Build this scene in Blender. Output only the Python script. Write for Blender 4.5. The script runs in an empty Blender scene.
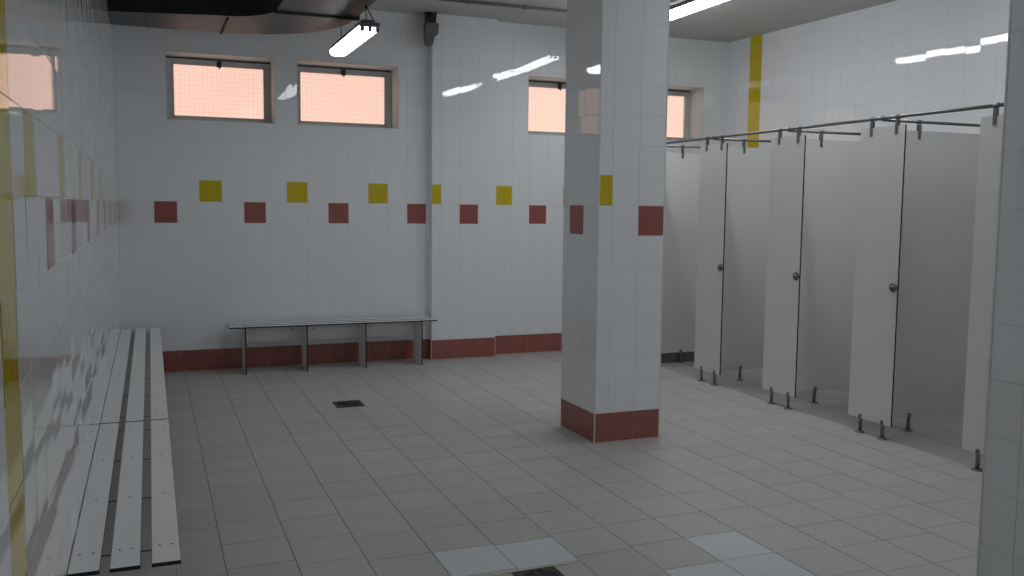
import bpy, math, random
from mathutils import Matrix, Vector

random.seed(11)
scene = bpy.context.scene
COL = scene.collection

# ------------------------------------------------------------------ materials
def srgb(r, g, b):
    f = lambda c: (c / 255 / 12.92) if c <= 10 else ((c / 255 + .055) / 1.055) ** 2.4
    return (f(r), f(g), f(b), 1)

def material(name, color, rough=.5, metal=0., spec=.5, noise=None, bump=None, emit=None):
    """noise=(scale, amount) mottles the colour, bump=(scale, strength, distance)."""
    m = bpy.data.materials.new(name); m.use_nodes = True
    nt = m.node_tree; b = nt.nodes['Principled BSDF']
    c = tuple(color) if len(color) == 4 else tuple(color) + (1,)
    b.inputs['Base Color'].default_value = c
    b.inputs['Roughness'].default_value = rough
    b.inputs['Metallic'].default_value = metal
    b.inputs['Specular IOR Level'].default_value = spec
    tc = nt.nodes.new('ShaderNodeTexCoord')
    if noise:
        n = nt.nodes.new('ShaderNodeTexNoise'); n.inputs['Scale'].default_value = noise[0]
        n.inputs['Detail'].default_value = 6; n.inputs['Roughness'].default_value = .65
        nt.links.new(tc.outputs['Object'], n.inputs['Vector'])
        r = nt.nodes.new('ShaderNodeMapRange')
        r.inputs['From Min'].default_value = .3; r.inputs['From Max'].default_value = .7
        r.inputs['To Min'].default_value = 1 - noise[1]; r.inputs['To Max'].default_value = 1 + noise[1]
        nt.links.new(n.outputs['Fac'], r.inputs['Value'])
        mx = nt.nodes.new('ShaderNodeVectorMath'); mx.operation = 'SCALE'
        mx.inputs[0].default_value = c[:3]
        nt.links.new(r.outputs['Result'], mx.inputs['Scale'])
        nt.links.new(mx.outputs['Vector'], b.inputs['Base Color'])
    if bump:
        n2 = nt.nodes.new('ShaderNodeTexNoise'); n2.inputs['Scale'].default_value = bump[0]
        n2.inputs['Detail'].default_value = 2
        nt.links.new(tc.outputs['Object'], n2.inputs['Vector'])
        bp = nt.nodes.new('ShaderNodeBump'); bp.inputs['Strength'].default_value = bump[1]
        bp.inputs['Distance'].default_value = bump[2]
        nt.links.new(n2.outputs['Fac'], bp.inputs['Height'])
        nt.links.new(bp.outputs['Normal'], b.inputs['Normal'])
    if emit:
        b.inputs['Emission Color'].default_value = tuple(emit[0]) + (1,)
        b.inputs['Emission Strength'].default_value = emit[1]
    return m

WHITE = material('white_glazed_tile', (.80, .825, .845), .03, bump=(7, .06, .001))
RED = material('red_glazed_tile', (.31, .100, .085), .10, noise=(14, .10), bump=(7, .10, .001))
YELLOW = material('yellow_glazed_tile', (.58, .47, .006), .05, noise=(10, .05), bump=(7, .10, .001))
GROUT = material('pale_grout', (.68, .69, .69), .8, noise=(20, .12))
SKIRT_GROUT = material('skirting_grout', (.50, .37, .31), .8)
PLASTER = material('ceiling_plaster', (.52, .515, .50), .85, noise=(1.6, .05), bump=(40, .15, .002))
REVEAL = material('window_reveal_plaster', (.56, .60, .60), .7, noise=(6, .08))
FLOOR_A = material('grey_floor_tile', (.455, .448, .434), .42, noise=(55, .13), bump=(60, .2, .001))
FLOOR_B = material('warm_grey_floor_tile', (.444, .435, .42), .44, noise=(48, .13), bump=(60, .2, .001))
FLOOR_C = material('light_grey_floor_tile', (.463, .457, .446), .41, noise=(60, .13), bump=(60, .2, .001))
FLOOR_W = material('pale_blue_floor_tile', (.57, .61, .63), .35, noise=(30, .07))
FLOOR_GROUT = material('dark_floor_grout', (.22, .212, .198), .9, noise=(25, .2))
LAMINATE = material('white_compact_laminate', (.74, .74, .72), .38, noise=(220, .03))
SLAT = material('white_slat_laminate', (.76, .775, .78), .33, noise=(160, .03))
CORE = material('black_laminate_core', (.012, .012, .012), .5)
STEEL = material('brushed_steel', (.22, .22, .215), .42, metal=1.0, noise=(90, .12))
DARK_STEEL = material('dull_steel', (.20, .20, .195), .42, metal=.9, noise=(60, .15))
IRON = material('dark_drain_metal', (.045, .045, .048), .5, metal=.6, noise=(80, .3))
HOLE = material('drain_hole', (.004, .004, .004), .9)
ALU = material('grey_window_metal', (.56, .58, .58), .45, noise=(30, .06))
DUCT = material('galvanised_duct_sheet', (.054, .062, .068), .5, metal=.1, noise=(5, .22), bump=(3, .3, .01))
DUCT_BLACK = material('duct_black', (.010, .010, .010), .8)
BLACK = material('black_plastic', (.02, .02, .025), .45)
LAMP_BODY = material('grey_lamp_housing', (.16, .16, .18), .5)
BOXGREY = material('grey_plastic_box', (.13, .13, .125), .55, noise=(40, .1))
CREAM = material('cream_trim', (.55, .52, .43), .5)
PIPE = material('grey_conduit', (.17, .165, .16), .6)

def lamp_material(name, strength):
    return material(name, (.85, .85, .85), .3, emit=((.935, .965, 1.0), strength))

def window_glass():
    m = bpy.data.materials.new('pink_wired_glass'); m.use_nodes = True
    nt = m.node_tree; b = nt.nodes['Principled BSDF']
    b.inputs['Base Color'].default_value = (.5, .36, .3, 1); b.inputs['Roughness'].default_value = .12
    tc = nt.nodes.new('ShaderNodeTexCoord'); sp = nt.nodes.new('ShaderNodeSeparateXYZ')
    nt.links.new(tc.outputs['Object'], sp.inputs[0])
    def math_node(op, a, bv=None, cl=False):
        n = nt.nodes.new('ShaderNodeMath'); n.operation = op; n.use_clamp = cl
        for i, v in enumerate((a, bv)):
            if v is None: continue
            if isinstance(v, (int, float)): n.inputs[i].default_value = v
            else: nt.links.new(v, n.inputs[i])
        return n.outputs[0]
    wires = []
    for ax in ('X', 'Z'):
        fr = math_node('FRACT', math_node('MULTIPLY', sp.outputs[ax], 1 / .042))
        d = math_node('ABSOLUTE', math_node('SUBTRACT', fr, .5))
        wires.append(math_node('LESS_THAN', d, .085))
    w = math_node('MAXIMUM', wires[0], wires[1])
    mix = nt.nodes.new('ShaderNodeMix'); mix.data_type = 'RGBA'
    nt.links.new(w, mix.inputs['Factor'])
    mix.inputs['A'].default_value = (1.0, .655, .53, 1); mix.inputs['B'].default_value = (.86, .545, .435, 1)
    nt.links.new(mix.outputs['Result'], b.inputs['Emission Color'])
    b.inputs['Emission Strength'].default_value = WINDOW_GLOW
    return m

# ------------------------------------------------------------------ mesh builder
class MB:
    def __init__(s): s.v = []; s.f = []; s.m = []; s.sm = []
    def poly(s, pts, mi=0, smooth=False):
        i = len(s.v); s.v += [tuple(p) for p in pts]
        s.f.append(tuple(range(i, i + len(pts)))); s.m.append(mi); s.sm.append(smooth)
    def face(s, idx, mi=0, smooth=False): s.f.append(tuple(idx)); s.m.append(mi); s.sm.append(smooth)
    def box(s, a, b, mi=0, sides=None):
        """sides: dict axis-> material index for the two faces across that axis"""
        (x0, y0, z0), (x1, y1, z1) = a, b
        i = len(s.v)
        s.v += [(x0, y0, z0), (x1, y0, z0), (x1, y1, z0), (x0, y1, z0), (x0, y0, z1), (x1, y0, z1), (x1, y1, z1), (x0, y1, z1)]
        g = sides or {}
        for q, ax in (((3, 2, 1, 0), 'z'), ((4, 5, 6, 7), 'z'), ((0, 1, 5, 4), 'y'), ((2, 3, 7, 6), 'y'), ((1, 2, 6, 5), 'x'), ((3, 0, 4, 7), 'x')):
            s.face([i + k for k in q], g.get(ax, mi))
    def cbox(s, a, b, c, mi=0, sides=None):
        """box with its edges along x, y and z cut by c (chamfer)"""
        lo = Vector(a); hi = Vector(b); ctr = (lo + hi) / 2; h = (hi - lo) / 2
        i = len(s.v); idx = {}
        for sx in (-1, 1):
            for sy in (-1, 1):
                for sz in (-1, 1):
                    for ax in range(3):
                        p = Vector((sx * (h.x - c), sy * (h.y - c), sz * (h.z - c)))
                        p[ax] = (sx, sy, sz)[ax] * h[ax]
                        idx[(sx, sy, sz, ax)] = len(s.v); s.v.append(tuple(ctr + p))
        g = sides or {}
        for ax, nm in enumerate('xyz'):
            o = [k for k in range(3) if k != ax]
            for sg in (-1, 1):
                q = []
                for u, w in ((-1, -1), (1, -1), (1, 1), (-1, 1)):
                    k = [0, 0, 0]; k[ax] = sg; k[o[0]] = u; k[o[1]] = w
                    q.append(idx[(k[0], k[1], k[2], ax)])
                flip = (sg < 0) != (ax == 1)
                s.face(q[::-1] if flip else q, g.get(nm, mi))
        for ax in range(3):          # edge chamfers along axis ax
            o = [k for k in range(3) if k != ax]
            for u in (-1, 1):
                for w in (-1, 1):
                    def key(t, face_ax):
                        k = [0, 0, 0]; k[ax] = t; k[o[0]] = u; k[o[1]] = w
                        return idx[(k[0], k[1], k[2], face_ax)]
                    q = [key(-1, o[0]), key(1, o[0]), key(1, o[1]), key(-1, o[1])]
                    flip = (u * w > 0) != (ax == 1)
                    s.face(q if not flip else q[::-1], g.get('edge', mi))
        for sx in (-1, 1):
            for sy in (-1, 1):
                for sz in (-1, 1):
                    q = [idx[(sx, sy, sz, k)] for k in range(3)]
                    s.face(q if sx * sy * sz > 0 else q[::-1], g.get('edge', mi))
    def tube(s, p0, p1, r0, r1=None, n=14, mi=0, caps=True):
        p0 = Vector(p0); p1 = Vector(p1); r1 = r0 if r1 is None else r1
        d = (p1 - p0).normalized(); a = d.orthogonal().normalized(); b = d.cross(a)
        i = len(s.v)
        for p, r in ((p0, r0), (p1, r1)):
            for k in range(n):
                t = 2 * math.pi * k / n
                s.v.append(tuple(p + a * (r * math.cos(t)) + b * (r * math.sin(t))))
        for k in range(n):
            k2 = (k + 1) % n
            s.face((i + k, i + k2, i + n + k2, i + n + k), mi, True)
        if caps:
            s.face([i + k for k in range(n)][::-1], mi); s.face([i + n + k for k in range(n)], mi)
    def lathe(s, prof, origin, axis=(0, 0, 1), n=20, mi=0):
        """prof: list of (radius, height) from one end to the other"""
        o = Vector(origin); d = Vector(axis).normalized(); a = d.orthogonal().normalized(); b = d.cross(a)
        i = len(s.v)
        for r, h in prof:
            for k in range(n):
                t = 2 * math.pi * k / n
                s.v.append(tuple(o + d * h + a * (r * math.cos(t)) + b * (r * math.sin(t))))
        for j in range(len(prof) - 1):
            for k in range(n):
                k2 = (k + 1) % n
                s.face((i + j * n + k, i + j * n + k2, i + (j + 1) * n + k2, i + (j + 1) * n + k), mi, False)
        s.face([i + k for k in range(n)][::-1], mi)
        s.face([i + (len(prof) - 1) * n + k for k in range(n)], mi)
    def prism(s, outline, z0, z1, mi_side=0, mi_bottom=0, mi_top=0):
        n = len(outline); i = len(s.v)
        s.v += [(x, y, z0) for x, y in outline] + [(x, y, z1) for x, y in outline]
        for k in range(n):
            k2 = (k + 1) % n
            s.face((i + k, i + k2, i + n + k2, i + n + k), mi_side)
        s.face([i + k for k in range(n)][::-1], mi_bottom); s.face([i + n + k for k in range(n)], mi_top)
    def build(s, name, mats, parent=None, loc=(0, 0, 0), rz=0.):
        me = bpy.data.meshes.new(name); me.from_pydata(s.v, [], s.f)
        for m in (mats if isinstance(mats, (list, tuple)) else [mats]): me.materials.append(m)
        me.polygons.foreach_set('material_index', s.m); me.polygons.foreach_set('use_smooth', s.sm)
        me.update()
        o = bpy.data.objects.new(name, me); COL.objects.link(o)
        o.location = loc; o.rotation_euler = (0, 0, rz)
        if parent: o.parent = parent
        return o

def empty(name, loc=(0, 0, 0), rz=0.):
    o = bpy.data.objects.new(name, None); COL.objects.link(o); o.location = loc; o.rotation_euler = (0, 0, rz)
    o.empty_display_size = .1
    return o

def tag(o, label=None, cat=None, group=None, kind=None):
    if label: o['label'] = label
    if cat: o['category'] = cat
    if group: o['group'] = group
    if kind: o['kind'] = kind
    return o

def copy_tree(o, parent=None):
    c = o.copy(); COL.objects.link(c)
    if parent: c.parent = parent
    for ch in list(o.children): copy_tree(ch, c)
    return c

# ------------------------------------------------------------------ tiled surfaces
def joints(lo, hi, pitch, off):
    js = [lo]; k = math.ceil((lo - off) / pitch + 1e-6)
    while off + k * pitch < hi - 1e-4:
        if off + k * pitch - lo > 1e-3: js.append(off + k * pitch)
        k += 1
    return js + [hi]

def tiles(mb, O, U, N, us, zs, colour, holes=(), gap=.0014, h=.0022, tilt=.0032):
    """one glazed tile per cell of us x zs, standing h proud of the bed at O along N, cut round the holes"""
    O, U, N = Vector(O), Vector(U).normalized(), Vector(N).normalized(); Z = Vector((0, 0, 1))
    flip = U.cross(Z).dot(N) < 0
    for a in range(len(us) - 1):
        for c in range(len(zs) - 1):
            u0, u1, z0, z1 = us[a], us[a + 1], zs[c], zs[c + 1]
            mi = colour((u0 + u1) / 2, (z0 + z1) / 2, a, c)
            if mi is None: continue
            rects = [(u0, u1, z0, z1)]
            for (p, q, r, s) in holes:
                out = []
                for (b0, b1, d0, d1) in rects:
                    if q <= b0 or p >= b1 or s <= d0 or r >= d1: out.append((b0, b1, d0, d1)); continue
                    if p > b0: out.append((b0, p, d0, d1))
                    if q < b1: out.append((q, b1, d0, d1))
                    m0, m1 = max(b0, p), min(b1, q)
                    if r > d0: out.append((m0, m1, d0, r))
                    if s < d1: out.append((m0, m1, s, d1))
                rects = out
            du, dz = random.gauss(0, tilt), random.gauss(0, tilt)
            uc, zc = (u0 + u1) / 2, (z0 + z1) / 2
            for (b0, b1, d0, d1) in rects:
                b0 += gap; b1 -= gap; d0 += gap; d1 -= gap
                if b1 - b0 < .004 or d1 - d0 < .004: continue
                i = len(mb.v); cs = ((b0, d0), (b1, d0), (b1, d1), (b0, d1))
                for (u, z) in cs:
                    hh = max(.0006, h + du * (u - uc) + dz * (z - zc))
                    mb.v.append(tuple(O + U * u + Z * z + N * hh))
                for (u, z) in cs: mb.v.append(tuple(O + U * u + Z * z - N * .002))
                q = (i, i + 1, i + 2, i + 3)
                mb.face(q[::-1] if flip else q, mi)
                for k in range(4):
                    k2 = (k + 1) % 4; q = (i + k, i + 4 + k, i + 4 + k2, i + k2)
                    mb.face(q[::-1] if flip else q, mi)

def bed(mb, O, U, N, u0, u1, z0, z1, t, holes=(), mi=0):
    """solid wall of thickness t behind the tile plane, with holes cut through"""
    O, U, N = Vector(O), Vector(U).normalized(), Vector(N).normalized(); Z = Vector((0, 0, 1))
    ub = sorted({u0, u1} | {x for h in holes for x in h[:2]}); zb = sorted({z0, z1} | {x for h in holes for x in h[2:]})
    for a in range(len(ub) - 1):
        for c in range(len(zb) - 1):
            uc, zc = (ub[a] + ub[a + 1]) / 2, (zb[c] + zb[c + 1]) / 2
            if any(h[0] < uc < h[1] and h[2] < zc < h[3] for h in holes): continue
            i = len(mb.v)
            for d in (0, -t):
                for (u, z) in ((ub[a], zb[c]), (ub[a + 1], zb[c]), (ub[a + 1], zb[c + 1]), (ub[a], zb[c + 1])):
                    mb.v.append(tuple(O + U * u + Z * z + N * d))
            for q in ((0, 1, 2, 3), (7, 6, 5, 4), (0, 4, 5, 1), (1, 5, 6, 2), (2, 6, 7, 3), (3, 7, 4, 0)):
                mb.face([i + k for k in q], mi)

# ------------------------------------------------------------------ dimensions (metres)
H = 3.5                      # ceiling
XL = -.705                   # left wall
YF = -10.6                   # wall behind the camera
RO = Vector((5.84, 0, 0)); RD = Vector((.048, -1, 0)).normalized()     # right wall, running toward the camera
RN = Vector((-1, -.048, 0)).normalized()
def right_x(y): return 5.84 + .048 * (-y)
A_GLOW, M_GLOW, B_GLOW, B2_GLOW, FILL_GLOW, WINDOW_GLOW = 9.5, 11.0, 21.0, 24.5, 33.0, .93
T = .2
zrows = [T * k for k in range(1, 18)] + [H]
W_, R_, Y_ = 1, 2, 3
WALLMATS = [GROUT, WHITE, RED, YELLOW, REVEAL]

# ------------------------------------------------------------------ back wall, pilaster, windows
win = [(-.27, .70), (.91, 1.91), (3.325, 4.30), (4.52, 5.51)]
WZ0, WZ1 = 2.352, 2.968
holes = [(a, b, WZ0, WZ1) for a, b in win]
PX0, PX1, PD = 2.234, 2.930, .10

def near_any(u, vals, tol=.06): return any(abs(u - v) < tol for v in vals)

def back_colour(u, z, a, c):
    if 1.6 < z < 1.8 and near_any(u, (.1, .9, 1.7)): return Y_
    if 1.4 < z < 1.6 and near_any(u, (-.3, .5, 1.3, 2.1)): return R_
    return W_
def back_right_colour(u, z, a, c):
    if 1.6 < z < 1.8 and near_any(u, (3.04, 3.85, 4.65, 5.45), .08): return Y_
    if 1.4 < z < 1.6 and near_any(u, (3.45, 4.25, 5.05)): return R_
    return W_
def pil_colour(u, z, a, c):
    if 1.6 < z < 1.8 and u < 2.33: return Y_
    if 1.4 < z < 1.6 and 2.53 < u < 2.73: return R_
    return W_

mb = MB()
bed(mb, (0, 0, 0), (1, 0, 0), (0, -1, 0), XL - .2, 6.1, 0, H, .36, holes)
tiles(mb, (0, 0, 0), (1, 0, 0), (0, -1, 0), joints(XL, PX0, T, 0), zrows, back_colour, holes)
tiles(mb, (0, 0, 0), (1, 0, 0), (0, -1, 0), joints(PX1, 5.85, T, 3.15), zrows, back_right_colour, holes)
mb.box((PX0, -PD, 0), (PX1, .01, H))
tiles(mb, (0, -PD, 0), (1, 0, 0), (0, -1, 0), [PX0, 2.331, 2.531, 2.731, PX1], zrows, pil_colour)
tiles(mb, (PX0, 0, 0), (0, 1, 0), (-1, 0, 0), [-PD, -.003], zrows, lambda *a: W_)
tiles(mb, (PX1, 0, 0), (0, 1, 0), (1, 0, 0), [-PD, -.003], zrows, lambda *a: W_)
for a, b in win:                                     # plastered lining of the four openings
    for q in (((a, -.002, WZ0), (a + .003, .36, WZ1)), ((b - .003, -.002, WZ0), (b, .36, WZ1)),
              ((a, -.002, WZ1 - .003), (b, .36, WZ1)), ((a, -.002, WZ0), (b, .36, WZ0 + .003))):
        mb.box(q[0], q[1], 4)
o = mb.build('wall_back', WALLMATS)
tag(o, 'white tiled back wall with yellow and red accent tiles and four high windows', 'wall', kind='structure')

def skirting_tiles(mb, O, U, N, us):
    tiles(mb, O, U, N, us, [.004, T], lambda *a: 1, gap=.0024, h=.004, tilt=.001)
mb = MB()
skirting_tiles(mb, (0, -.004, 0), (1, 0, 0), (0, -1, 0), joints(XL, PX0, T, 0))
skirting_tiles(mb, (0, -PD - .004, 0), (1, 0, 0), (0, -1, 0), [PX0, 2.331, 2.531, 2.731, PX1])
skirting_tiles(mb, (PX0 - .004, 0, 0), (0, 1, 0), (-1, 0, 0), [-PD - .004, -.008])
skirting_tiles(mb, (0, -.004, 0), (1, 0, 0), (0, -1, 0), joints(PX1, 5.83, T, 3.15))
for a, b, y in ((XL, PX0, 0), (PX0 - .003, PX1 + .003, -PD), (PX1, 5.83, 0)):
    mb.box((a, y - .004, 0), (b, y - .002, T), 0)
mb.box((PX0 - .008, -PD - .008, 0), (PX0, -PD, T), 2); mb.box((PX1, -PD - .008, 0), (PX1 + .006, -PD, T), 2)
o = mb.build('baseboard_back', [SKIRT_GROUT, RED, CREAM])
tag(o, 'row of red skirting tiles along the foot of the back wall', 'skirting', kind='structure')

glass = window_glass()
names = ['leftmost high window of the back wall, pink wired glass in grey frame',
         'high pink window under the hanging strip light, grey frame',
         'high pink window partly hidden by the tiled column, just left of it',
         'high pink window above the stall rail, right of the tiled column']
for k, (a, b) in enumerate(win):
    w = empty('window_%d' % (k + 1), ((a + b) / 2, .30, WZ0))
    tag(w, names[k], 'window', kind='structure')
    hw = (b - a) / 2 - .004; h = WZ1 - WZ0 - .004
    mb = MB(); fr = .070
    mb.box((-hw, -.018, .004), (-hw + fr, .03, h)); mb.box((hw - fr, -.018, .004), (hw, .03, h))
    mb.box((-hw + fr, -.018, .004), (hw - fr, .03, .062)); mb.box((-hw + fr, -.018, h - .072), (hw - fr, .03, h))
    # raised sash bead round the pane; black strip paints the shadow gap above it
    for p, q in (((-hw + fr - .012, -.030, .05), (-hw + fr, -.018, h - .06)), ((hw - fr, -.030, .05), (hw - fr + .012, -.018, h - .06)),
                 ((-hw + fr - .012, -.030, .05), (hw - fr + .012, -.018, .062)), ((-hw + fr - .012, -.030, h - .072), (hw - fr + .012, -.018, h - .06))):
        mb.box(p, q)
    mb.box((-hw + .004, -.0205, h - .016), (hw - .004, -.0185, h - .004), 1)
    mb.build('window_frame', [ALU, BLACK], w)
    mb = MB(); mb.box((-hw + fr - .002, 0, .058), (hw - fr + .002, .008, h - .068)); mb.build('window_pane', glass, w)
    mb = MB(); mb.cbox((-.022, -.046, h - .082), (.022, -.026, h - .022), .004); mb.tube((0, -.05, h - .05), (0, -.03, h - .05), .012); mb.tube((0, -.052, h - .05), (0, -.056, h - .1), .006)
    mb.build('window_catch', BLACK, w)

# ------------------------------------------------------------------ left wall (20 cm rows, slightly longer tiles)
LP = .215
def left_colour(y, z, a, c):
    if -7.02 < y < -6.80: return Y_
    k = round((y + 5.67) / (4 * LP)); yy = y - k * 4 * LP
    if 1.6 < z < 1.8 and abs(yy + 5.67) < .06: return Y_
    if 1.4 < z < 1.6 and abs(yy + 6.10) < .06 + (0 if k else 0): return R_
    k = round((y + 6.10) / (4 * LP)); yy = y - k * 4 * LP
    if 1.4 < z < 1.6 and abs(yy + 6.10) < .06: return R_
    return W_
mb = MB()
bed(mb, (XL, 0, 0), (0, 1, 0), (1, 0, 0), YF - .2, 0.2, 0, H, .2)
tiles(mb, (XL, 0, 0), (0, 1, 0), (1, 0, 0), joints(YF, -.004, LP, -5.7775), zrows, left_colour, tilt=.0042)
o = mb.build('wall_left', WALLMATS)
tag(o, 'glossy white tiled left wall with a full-height yellow tile stripe', 'wall', kind='structure')
mb = MB()
skirting_tiles(mb, (XL + .004, 0, 0), (0, 1, 0), (1, 0, 0), joints(YF, -.012, LP, -5.7775))
mb.box((XL + .002, YF, 0), (XL + .004, -.012, T), 0)
o = mb.build('baseboard_left', [SKIRT_GROUT, RED]); tag(o, 'red skirting tiles along the foot of the left wall behind the benches', 'skirting', kind='structure')

# ------------------------------------------------------------------ right wall behind the stalls
def right_colour(u, z, a, c): return Y_ if .375 < u < .585 else W_
mb = MB()
bed(mb, RO, RD, RN, -.2, 10.9, 0, H, .2)
tiles(mb, RO, RD, RN, joints(.004, 10.65, T, .38), [.002] + zrows, right_colour)
P0, P1, PT = 3.425, 3.95, .13                        # shallow pilaster
i0 = RO + RD * P0; i1 = RO + RD * P1
outl = [(i0 + RN * PT), (i1 + RN * PT), i1, i0]
mb.prism([(p.x, p.y) for p in outl], 0, H)
tiles(mb, RO + RN * PT, RD, RN, [P0, 3.58, 3.78, P1], [.002] + zrows, lambda *a: W_)
tiles(mb, RO + RD * P1, RN, RD, [.003, PT], [.002] + zrows, lambda *a: W_)
tiles(mb, RO + RD * P0, RN, -RD, [.003, PT], [.002] + zrows, lambda *a: W_)
o = mb.build('wall_right', WALLMATS)
tag(o, 'white tiled right wall above the stalls with one yellow vertical stripe', 'wall', kind='structure')

mb = MB()
bed(mb, (0, YF, 0), (1, 0, 0), (0, 1, 0), XL - .2, 6.6, 0, H, .2)
tiles(mb, (0, YF, 0), (1, 0, 0), (0, 1, 0), joints(XL + .01, 6.3, T, 0), [.002] + zrows, lambda *a: W_)
tag(mb.build('wall_front', WALLMATS), 'plain white tiled wall behind the camera', 'wall', kind='structure')

mb = MB(); mb.box((XL - .25, YF - .2, H), (6.6, .36, H + .15))
tag(mb.build('ceiling', PLASTER), 'plain off-white plaster ceiling over the whole room', 'ceiling', kind='structure')

# ------------------------------------------------------------------ floor of 30 cm tiles
mb = MB()
mb.box((XL - .25, YF - .2, -.12), (6.6, .36, -.0022), 0)
FP = .2985; FX = .132
col_off = {-3: .1, -2: .06, -1: .112, 0: .05, 1: -.01, 2: -.015, 3: -.03, 4: .015, 5: .04, 6: .04, 7: .03}
white_tiles = {(2, -5.25), (3, -5.28), (6, -5.50), (6, -5.80), (5, -5.80)}
c = math.floor((XL - FX) / FP)
while FX + c * FP < 6.5:
    x0, x1 = FX + c * FP, FX + (c + 1) * FP
    off = col_off.get(c, random.uniform(-.03, .05))
    y = off - .3 * math.ceil((off + 10.9) / .3)
    gx = random.uniform(.0018, .0030)
    while y < .01:
        y1 = min(y + .3, .02); yc = y + .15
        mi = random.choice((1, 1, 1, 2, 2, 3, 3))
        if any(cc == c and abs(yy - yc) < .1 for cc, yy in white_tiles): mi = 4
        a0, a1, b0, b1 = max(x0 + gx, XL - .02), x1 - gx, y + .0014, y1 - .0014
        if a1 > a0 and b1 > b0:
            i = len(mb.v); tx, ty = random.gauss(0, .0012), random.gauss(0, .0012)
            cs = ((a0, b0), (a1, b0), (a1, b1), (a0, b1))
            for (px, py) in cs: mb.v.append((px, py, -.0004 + min(.0003, tx * (px - (x0 + x1) / 2) + ty * (py - yc))))
            for (px, py) in cs: mb.v.append((px, py, -.006))
            mb.face((i, i + 1, i + 2, i + 3), mi)
            for k in range(4): mb.face((i + k, i + 4 + k, i + 4 + (k + 1) % 4, i + (k + 1) % 4), mi)
        y += .3
    c += 1
tag(mb.build('floor', [FLOOR_GROUT, FLOOR_A, FLOOR_B, FLOOR_C, FLOOR_W]), 'grey stone-look tiled floor with a few paler replacement tiles', 'floor', kind='structure')

# ------------------------------------------------------------------ columns
def column(y0, label, accents=True):
    x0, x1, y1 = 2.313, 2.812, y0 + .53
    mb = MB(); zs = [.002] + zrows
    mb.box((x0, y0, 0), (x1, y1, H))
    def base(z): return z < T
    def fcol(u, z, a, c):
        if base(z): return R_
        if 1.6 < z < 1.8 and u < x0 + .1: return Y_
        if 1.4 < z < 1.6 and u > x0 + .3: return R_
        return W_
    def lcol(u, z, a, c):
        if base(z): return R_
        if accents and 1.4 < z < 1.6 and abs(u - (y0 + .327)) < .05: return R_
        return W_
    pcol = lambda u, z, a, c: R_ if base(z) else W_
    tiles(mb, (0, y0, 0), (1, 0, 0), (0, -1, 0), [x0, x0 + .1, x0 + .3, x1], zs, fcol)
    tiles(mb, (x0, 0, 0), (0, 1, 0), (-1, 0, 0), [y0, y0 + .22, y0 + .434, y1] if accents else [y0, y0 + .19, y0 + .39, y1], zs, lcol)
    tiles(mb, (x1, 0, 0), (0, 1, 0), (1, 0, 0), [y0, y0 + .2, y0 + .4, y1], zs, pcol)
    tiles(mb, (0, y1, 0), (1, 0, 0), (0, 1, 0), [x0, x0 + .2, x0 + .4, x1], zs, pcol)
    o = mb.build('column', WALLMATS); tag(o, label, 'column', kind='structure')
    mt = MB()
    for (cx, cy) in ((x0, y0), (x1, y0), (x0, y1), (x1, y1)):
        sx = 1 if cx == x0 else -1; sy = 1 if cy == y0 else -1
        a = (cx - sx * .0035, cy - sy * .0035); b = (cx + sx * .005, cy + sy * .005)
        mt.box((min(a[0], b[0]), min(a[1], b[1]), 0), (max(a[0], b[0]), max(a[1], b[1]), T), 1)
        mt.box((min(a[0], b[0]), min(a[1], b[1]), T), (max(a[0], b[0]), max(a[1], b[1]), H), 0)
    mt.build('corner_trim', [GROUT, CREAM], o)
    return o
column(-3.638, 'square white tiled column in mid room with red tile base')
column(-7.207, 'white tiled column cut off by the right edge of the photo', False)

# ------------------------------------------------------------------ benches
def make_bench(length, legs, label, loc, rz):
    """built along +x, wall side at y=0, seat front at y=-.325"""
    root = empty('slatted_bench', loc, rz); tag(root, label, 'bench', 'slatted benches along the walls')
    top = .45; th = .013
    spans = [(-.330, -.242), (-.209, -.120), (-.091, -.0005)]
    for n, (a, b) in enumerate(spans):
        mb = MB(); mb.cbox((0, a, top - th), (length, b, top), .0012, 0, {'x': 1, 'y': 1, 'edge': 1})
        for L in legs:
            end = L == legs[0] or L == legs[-1]
            for yy in ((a + .025, b - .025) if end else ((a + b) / 2,)):
                mb.tube((L, yy, top - .002), (L, yy, top + .0008), .006, .005, 10, 2)
        mb.build('slat', [SLAT, CORE, DARK_STEEL], root)
    for L in legs:
        mb = MB(); mb.cbox((L - .0065, -.318, .0), (L + .0065, -.012, top - th), .001, 0, {'y': 1, 'z': 1, 'edge': 1})
        mb.build('leg', [LAMINATE, CORE], root)
    for n in range(len(legs) - 1):
        mb = MB(); mb.cbox((legs[n] + .0065, -.046, .265), (legs[n + 1] - .0065, -.033, .405), .001, 0, {'z': 1, 'edge': 1})
        for t in (.18, .82):
            x = legs[n] + (legs[n + 1] - legs[n]) * t
            mb.tube((x, -.0455, .375), (x, -.049, .375), .008, .006, 10, 2)
        mb.build('back_rail', [LAMINATE, CORE, DARK_STEEL], root)
    return root
BZ = math.pi / 2
# left wall: local x runs toward the back wall (+y), wall side faces -x
make_bench(2.030, [.158, .738, 1.316, 1.878], 'white slatted bench on the left wall, nearest bench with its end in view', (XL + .003, -5.992, 0), BZ)
make_bench(3.74, [.15, .723, 1.297, 1.87, 2.443, 3.017, 3.59], 'long white slatted bench on the left wall reaching into the far corner', (XL + .003, -3.946, 0), BZ)
make_bench(1.99, [.146, .708, 1.272, 1.836], 'white bench with four panel legs standing under the back wall windows', (.212, -.072, 0), 0)

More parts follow.
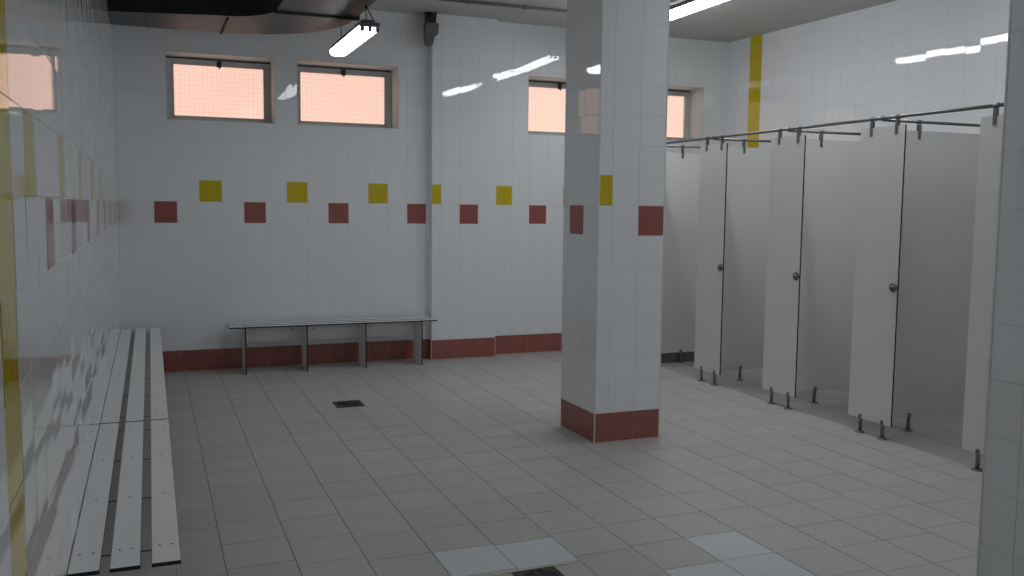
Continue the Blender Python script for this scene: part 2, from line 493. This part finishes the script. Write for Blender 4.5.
# ------------------------------------------------------------------ stall dividers, rails
FXP = 4.25
RAILZ = 2.217
def make_divider(y0, label):
    root = empty('stall_divider', (FXP, y0, 0)); tag(root, label, 'stall divider', 'white stall dividers of the cubicle row')
    mb = MB(); mb.cbox((0, -.200, .104), (.013, .208, 2.158), .001, 0, {'y': 1, 'z': 1, 'edge': 1}); mb.build('front_panel', [LAMINATE, CORE], root)
    depth = right_x(y0) - FXP - .012
    if abs(y0 + 3.6) < .3: depth -= .13
    mb = MB(); mb.cbox((.0135, -.0065, .104), (depth, .0065, 2.142), .001, 0, {'x': 1, 'z': 1, 'edge': 1}); mb.build('side_panel', [LAMINATE, CORE], root)
    # round lock keep on the front panel by its near edge
    mb = MB(); mb.lathe([(.033, 0), (.033, .006), (.029, .010), (.019, .010), (.018, .016), (.013, .024), (.004, .026)], (0, -.163, 1.065), (-1, 0, 0), 24)
    mb.cbox((-.012, -.2005, 1.052), (-.0002, -.163, 1.078), .003); mb.build('lock_knob', DARK_STEEL, root)
    for (x, y) in ((.0065, .090), (.0065, -.118), (.365, 0)):
        mb = MB(); mb.tube((x, y, .004), (x, y, .128), .0125, .0125, 16)
        if x < .1: mb.cbox((-.006, y - .014, .10), (.019, y + .014, .135), .003)
        else: mb.cbox((x - .014, -.0125, .10), (x + .014, .0125, .135), .003)
        ft = mb.build('foot', STEEL, root)
        mb = MB(); mb.lathe([(.034, 0), (.034, .004), (.028, .009), (.016, .010)], (x, y, 0), (0, 0, 1), 20); mb.build('foot_flange', DARK_STEEL, ft)
    for (x, y) in ((.0065, .105), (.0065, -.125), (.325, 0)):
        mb = MB(); zr = RAILZ if x < .1 else RAILZ - .012
        if x < .1: mb.cbox((-.005, y - .013, 2.100), (.018, y + .013, zr - .018), .002)
        else: mb.cbox((x - .013, -.012, 2.085), (x + .013, .012, zr - .018), .002)
        mb.build('rail_clip', STEEL, root)
    return root
Y0 = [-1.065, -2.085, -3.100, -4.098, -5.092]
L0 = ['white stall divider partly hidden behind the tiled column, farthest of the row',
      'white stall divider just right of the tiled column, second from the back wall',
      'white stall divider third from the back wall, in the middle of the row',
      'white stall divider with the widest side panel in view, fourth from the back wall',
      'white stall divider nearest the camera, half hidden by the cut-off column']
GAP_STRIP = material('dark_brown_gap_strip', (.19, .168, .145), .55, noise=(18, .15))
for y, l in zip(Y0, L0):
    d = make_divider(y, l)
    if y == Y0[0]:                       # low dark strip closing the gap under the farthest side panel
        mb = MB(); mb.cbox((.03, .016, .0), (right_x(y) - FXP - .02, .030, .112), .002); mb.build('gap_strip', GAP_STRIP, d)

rail = empty('head_rail', (FXP + .0065, 0, RAILZ)); tag(rail, 'long round steel rail running along the tops of the stall fronts', 'rail')
mb = MB(); mb.tube((0, -.012, 0), (0, -5.36, 0), .0115, n=16); mb.build('tube', STEEL, rail)
mb = MB(); mb.lathe([(.032, 0), (.032, .005), (.014, .02)], (0, -.003, 0), (0, -1, 0), 18); mb.build('wall_flange', STEEL, rail)
for y in Y0:
    mb = MB(); mb.lathe([(.015, -.022), (.0172, -.018), (.0172, .018), (.015, .022)], (0, y, 0), (0, 1, 0), 16); mb.build('tee_fitting', STEEL, rail)
    for d in (.105, -.125):
        mb = MB(); mb.lathe([(.0165, -.015), (.0165, .015)], (0, y + d, 0), (0, 1, 0), 16); mb.build('clamp_ring', STEEL, rail)
CR = ['cross rail above the farthest stall divider, beside the column', 'cross rail above the second stall divider from the back wall',
      'cross rail above the third stall divider from the back wall', 'cross rail above the fourth stall divider from the back wall',
      'cross rail above the stall divider nearest the camera']
for y, l in zip(Y0, CR):
    r = empty('cross_rail', (FXP + .0065, y, RAILZ - .012)); tag(r, 'short round steel ' + l, 'rail', 'steel cross rails over the stall dividers')
    e = right_x(y) - FXP - .0065
    mb = MB(); mb.lathe([(.015, -.015), (.015, .015)], (.3185, 0, 0), (1, 0, 0), 16); mb.build('clamp_ring', STEEL, r)
    mb = MB(); mb.tube((.0, 0, 0), (e - .012, 0, 0), .0105, n=16); mb.build('tube', STEEL, r)
    mb = MB(); mb.lathe([(.030, 0), (.030, .005), (.014, .02)], (e - .006, 0, 0), (-1, 0, 0), 18); mb.build('wall_flange', STEEL, r)

# ------------------------------------------------------------------ strip lights
def make_lamp(y_far, length, x, z, glow, label, hang):
    """z = underside of the diffuser; body runs along y"""
    root = empty('ceiling_strip_light' if hang is None else 'hanging_strip_light', (x, y_far, z)); tag(root, label, 'strip light', 'fluorescent strip lights')
    L = -length; w = .072
    prof = [(-.55 * w, .0), (-.92 * w, .012), (-w, .034), (-w, .05), (w, .05), (w, .034), (.92 * w, .012), (.55 * w, .0)]
    mb = MB(); i = 0; n = len(prof)
    mb.v += [(a, -.03, b) for a, b in prof] + [(a, L + .03, b) for a, b in prof]
    for k in range(n): mb.face((k, (k + 1) % n, n + (k + 1) % n, n + k))
    mb.face(range(n)); mb.face([n + k for k in range(n)][::-1])
    mb.build('diffuser', lamp_material('lit_diffuser', glow), root)
    mb = MB(); mb.cbox((-w - .004, L + .01, .046), (w + .004, -.01, .068), .005); mb.cbox((-.05, L + .06, .067), (.05, -.06, .098), .006); mb.build('housing', LAMP_BODY, root)
    for (ya, yb) in ((-.03, 0), (L, L + .03)):
        mb = MB(); mb.cbox((-w - .003, ya, .036), (w + .003, yb, .070), .005)
        for s in (-.055, 0, .055): mb.cbox((s - .012, ya - .004 if ya == L else ya, .004), (s + .012, yb if ya == L else yb + .004, .034), .002)
        mb.build('end_cap', LAMP_BODY, root)
    if hang == 'wires':
        for (pts) in (((0, L + .12, .095), (-.012, L + .10, 3.058 - z)), ((.05, L + .08, .09), (-.012, L + .10, 3.058 - z)), ((0, -.16, .095), (0, -.16, H - z))):
            mb = MB(); mb.tube(pts[0], pts[1], .004, n=8); mb.build('suspension_wire', BLACK, root)
    elif hang == 'rods':
        for yy in (L + .2, -.2):
            mb = MB(); mb.tube((0, yy, .097), (0, yy, H - z), .006, n=8); mb.build('suspension_wire', BLACK, root)
    return root
make_lamp(-1.08, 1.24, 1.092, 2.85, A_GLOW, 'lit strip light hanging on dark wires in front of the windows', 'wires')
make_lamp(-4.7, 1.34, 1.05, 2.9, M_GLOW, 'strip light hanging over the benches, out of the frame above', 'rods')
make_lamp(-.80, 2.1, 4.0, 3.30, B_GLOW, 'lit strip light on the ceiling right of the tiled column', 'rods')
make_lamp(-3.6, 1.4, 4.0, 3.30, B2_GLOW, 'strip light on the ceiling above the nearer stalls, out of the frame above', 'rods')
make_lamp(-7.7, 1.4, 4.0, 3.30, FILL_GLOW, 'added fill strip light behind the cut-off column, unseen out of the frame', 'rods')  # added unseen light, brightens the faces turned to the camera

# ------------------------------------------------------------------ air duct under the ceiling
DZ = 3.06
duct = empty('air_duct', (0, 0, DZ)); tag(duct, 'dark sheet-metal air duct bending under the ceiling at the upper left', 'duct')
outer = [(XL + .004, -.60), (.12, -.60)]
cx, cy, rx, ry = .12, -1.62, 1.0, 1.02
for k in range(1, 13):
    t = math.pi / 2 * (1 - k / 12); outer.append((cx + rx * math.cos(t), cy + ry * math.sin(t)))
outer.append((1.12, -3.4))
inner = [(.50, -3.4), (.50, -1.80)]
for k in range(0, 9):
    t = math.pi / 2 * k / 8; inner.append((.10 + .40 * math.cos(t), -1.80 + .44 * math.sin(t)))
inner.append((XL + .004, -1.16))
mb = MB(); mb.prism((outer + inner)[::-1], 0, H - DZ - .002, 1, 0, 0); mb.build('duct_shell', [DUCT, DUCT_BLACK], duct)  # black sides, dark grey top and underside
for p, q in (((.48, -1.735, -.020), (1.145, -1.700, .05)), ):
    mb = MB(); mb.cbox(p, q, .004); mb.build('flange', BLACK, duct)
mb = MB(); mb.cbox((.165, -1.30, -.012), (.185, -.598, .03), .003); mb.build('seam_strap', DUCT_BLACK, duct)
mb = MB(); mb.cbox((-.42, -1.165, -.006), (-.405, -.599, .03), .002); mb.build('seam_strap', DUCT, duct)

# ------------------------------------------------------------------ conduit, cable box, drains
mb = MB(); mb.tube((1.30, -.805, 3.482), (4.15, -.805, 3.482), .014, n=12)
for x in (1.8, 2.36, 2.95, 3.6): mb.cbox((x - .012, -.825, 3.464), (x + .012, -.785, 3.5), .002)
tag(mb.build('ceiling_conduit', PIPE), 'thin grey cable conduit clipped across the ceiling near the back wall', 'conduit')

box = empty('junction_box', (2.205, -PD - .006, 3.17)); tag(box, 'dark grey cable box fixed at the top corner of the back wall pilaster', 'cable box')
mb = MB()
def ring(z, x0, x1, d): return [(x0, -d, z), (x1, -d, z), (x1, 0, z), (x0, 0, z)]
rings = [ring(0, -.03, .0, .03), ring(.02, -.055, .02, .05), ring(.09, -.065, .03, .075), ring(.11, -.065, .06, .09), ring(.20, -.065, .07, .09), ring(.22, -.06, .065, .085)]
i = 0
for r in rings: mb.v += r
for k in range(len(rings) - 1):
    for j in range(4): mb.face((4 * k + j, 4 * k + (j + 1) % 4, 4 * k + 4 + (j + 1) % 4, 4 * k + 4 + j))
mb.face((3, 2, 1, 0)); n = 4 * (len(rings) - 1); mb.face((n, n + 1, n + 2, n + 3)); mb.build('box_body', BOXGREY, box)
for (xa, xb, t) in ((-.045, -.055, .010), (-.01, .0, .012), (.035, .05, .011), (.01, -.03, .009)):
    mb = MB(); mb.tube((xa, -.045, .215), (xb, -.04, H - 3.17 - .001), t, n=10); mb.build('cable', BLACK, box)
mb = MB(); mb.cbox((-.06, -.02, .21), (.06, -.002, .325), .004); mb.build('bracket', BOXGREY, box)

def make_drain(x, y, s, label):
    root = empty('floor_drain', (x, y, 0)); tag(root, label, 'floor drain', 'square floor drains')
    h = s / 2; mb = MB(); r = h * .80; n = 32
    pts_o = []; pts_i = []
    for k in range(n):
        t = 2 * math.pi * k / n; cxx, syy = math.cos(t), math.sin(t); m = max(abs(cxx), abs(syy))
        pts_o.append((h * cxx / m, h * syy / m)); pts_i.append((r * cxx, r * syy))
    i = len(mb.v); mb.v += [(a, b, .005) for a, b in pts_o] + [(a, b, .005) for a, b in pts_i] + [(a, b, 0) for a, b in pts_o] + [(a, b, -.001) for a, b in pts_i]
    for k in range(n):
        k2 = (k + 1) % n
        mb.face((i + k, i + k2, i + n + k2, i + n + k)); mb.face((i + 2 * n + k, i + 2 * n + k2, i + k2, i + k)); mb.face((i + n + k, i + n + k2, i + 3 * n + k2, i + 3 * n + k))
    mb.build('drain_frame', IRON, root)
    mb = MB(); mb.lathe([(r * .99, 0), (r * .99, .0012)], (0, 0, 0), (0, 0, 1), 32); mb.build('drain_bowl', HOLE, root)
    mb = MB()
    for k in range(-3, 4):
        yy = k * r / 4; hw = math.sqrt(max(0, r * r - yy * yy)) * .99
        mb.box((-hw, yy - .006, .001), (hw, yy + .006, .0045))
    mb.box((-.008, -r * .98, .001), (.008, r * .98, .0044)); mb.build('drain_grate', IRON, root)
    return root
make_drain(1.0, -1.91, .22, 'dark square floor drain in the open floor before the back bench')
make_drain(1.085, -5.56, .20, 'dark floor drain at the bottom edge beside two pale tiles')
mb = MB(); mb.cbox((.90, -5.457, -.001), (1.26, -5.440, .003), .001)
tag(mb.build('trim_1', CREAM), 'cream cement strip along the far side of the near drain', 'strip', kind='structure')

# ------------------------------------------------------------------ world, camera, view
w = bpy.data.worlds.new('World'); scene.world = w; w.use_nodes = True
bg = w.node_tree.nodes['Background']; bg.inputs['Color'].default_value = (1.0, .72, .6, 1); bg.inputs['Strength'].default_value = .6

cam = bpy.data.cameras.new('camera'); co = bpy.data.objects.new('camera', cam); COL.objects.link(co)
F, yaw, pit, roll = 903.28, .3814, -.0906, .0107
fw = Vector((math.sin(yaw) * math.cos(pit), math.cos(yaw) * math.cos(pit), math.sin(pit)))
r = Vector((math.cos(yaw), -math.sin(yaw), 0)); u = r.cross(fw)
r2 = math.cos(roll) * r + math.sin(roll) * u; u2 = -math.sin(roll) * r + math.cos(roll) * u
M = Matrix.Identity(4)
for k in range(3): M[k][0], M[k][1], M[k][2] = r2[k], u2[k], -fw[k]
M.translation = Vector((-.44, -8.9823, 1.5903)); co.matrix_world = M
cam.sensor_width = 36; cam.lens = F * 36 / 1024; cam.clip_start = .02
scene.camera = co

vs = scene.view_settings
scene.display_settings.display_device = 'sRGB'
vs.view_transform = 'Standard'; vs.look = 'None'; vs.exposure = 0.0; vs.gamma = 1.0; vs.use_curve_mapping = False
scene.cycles.max_bounces = 10; scene.cycles.diffuse_bounces = 6; scene.cycles.glossy_bounces = 5
scene.cycles.caustics_reflective = False
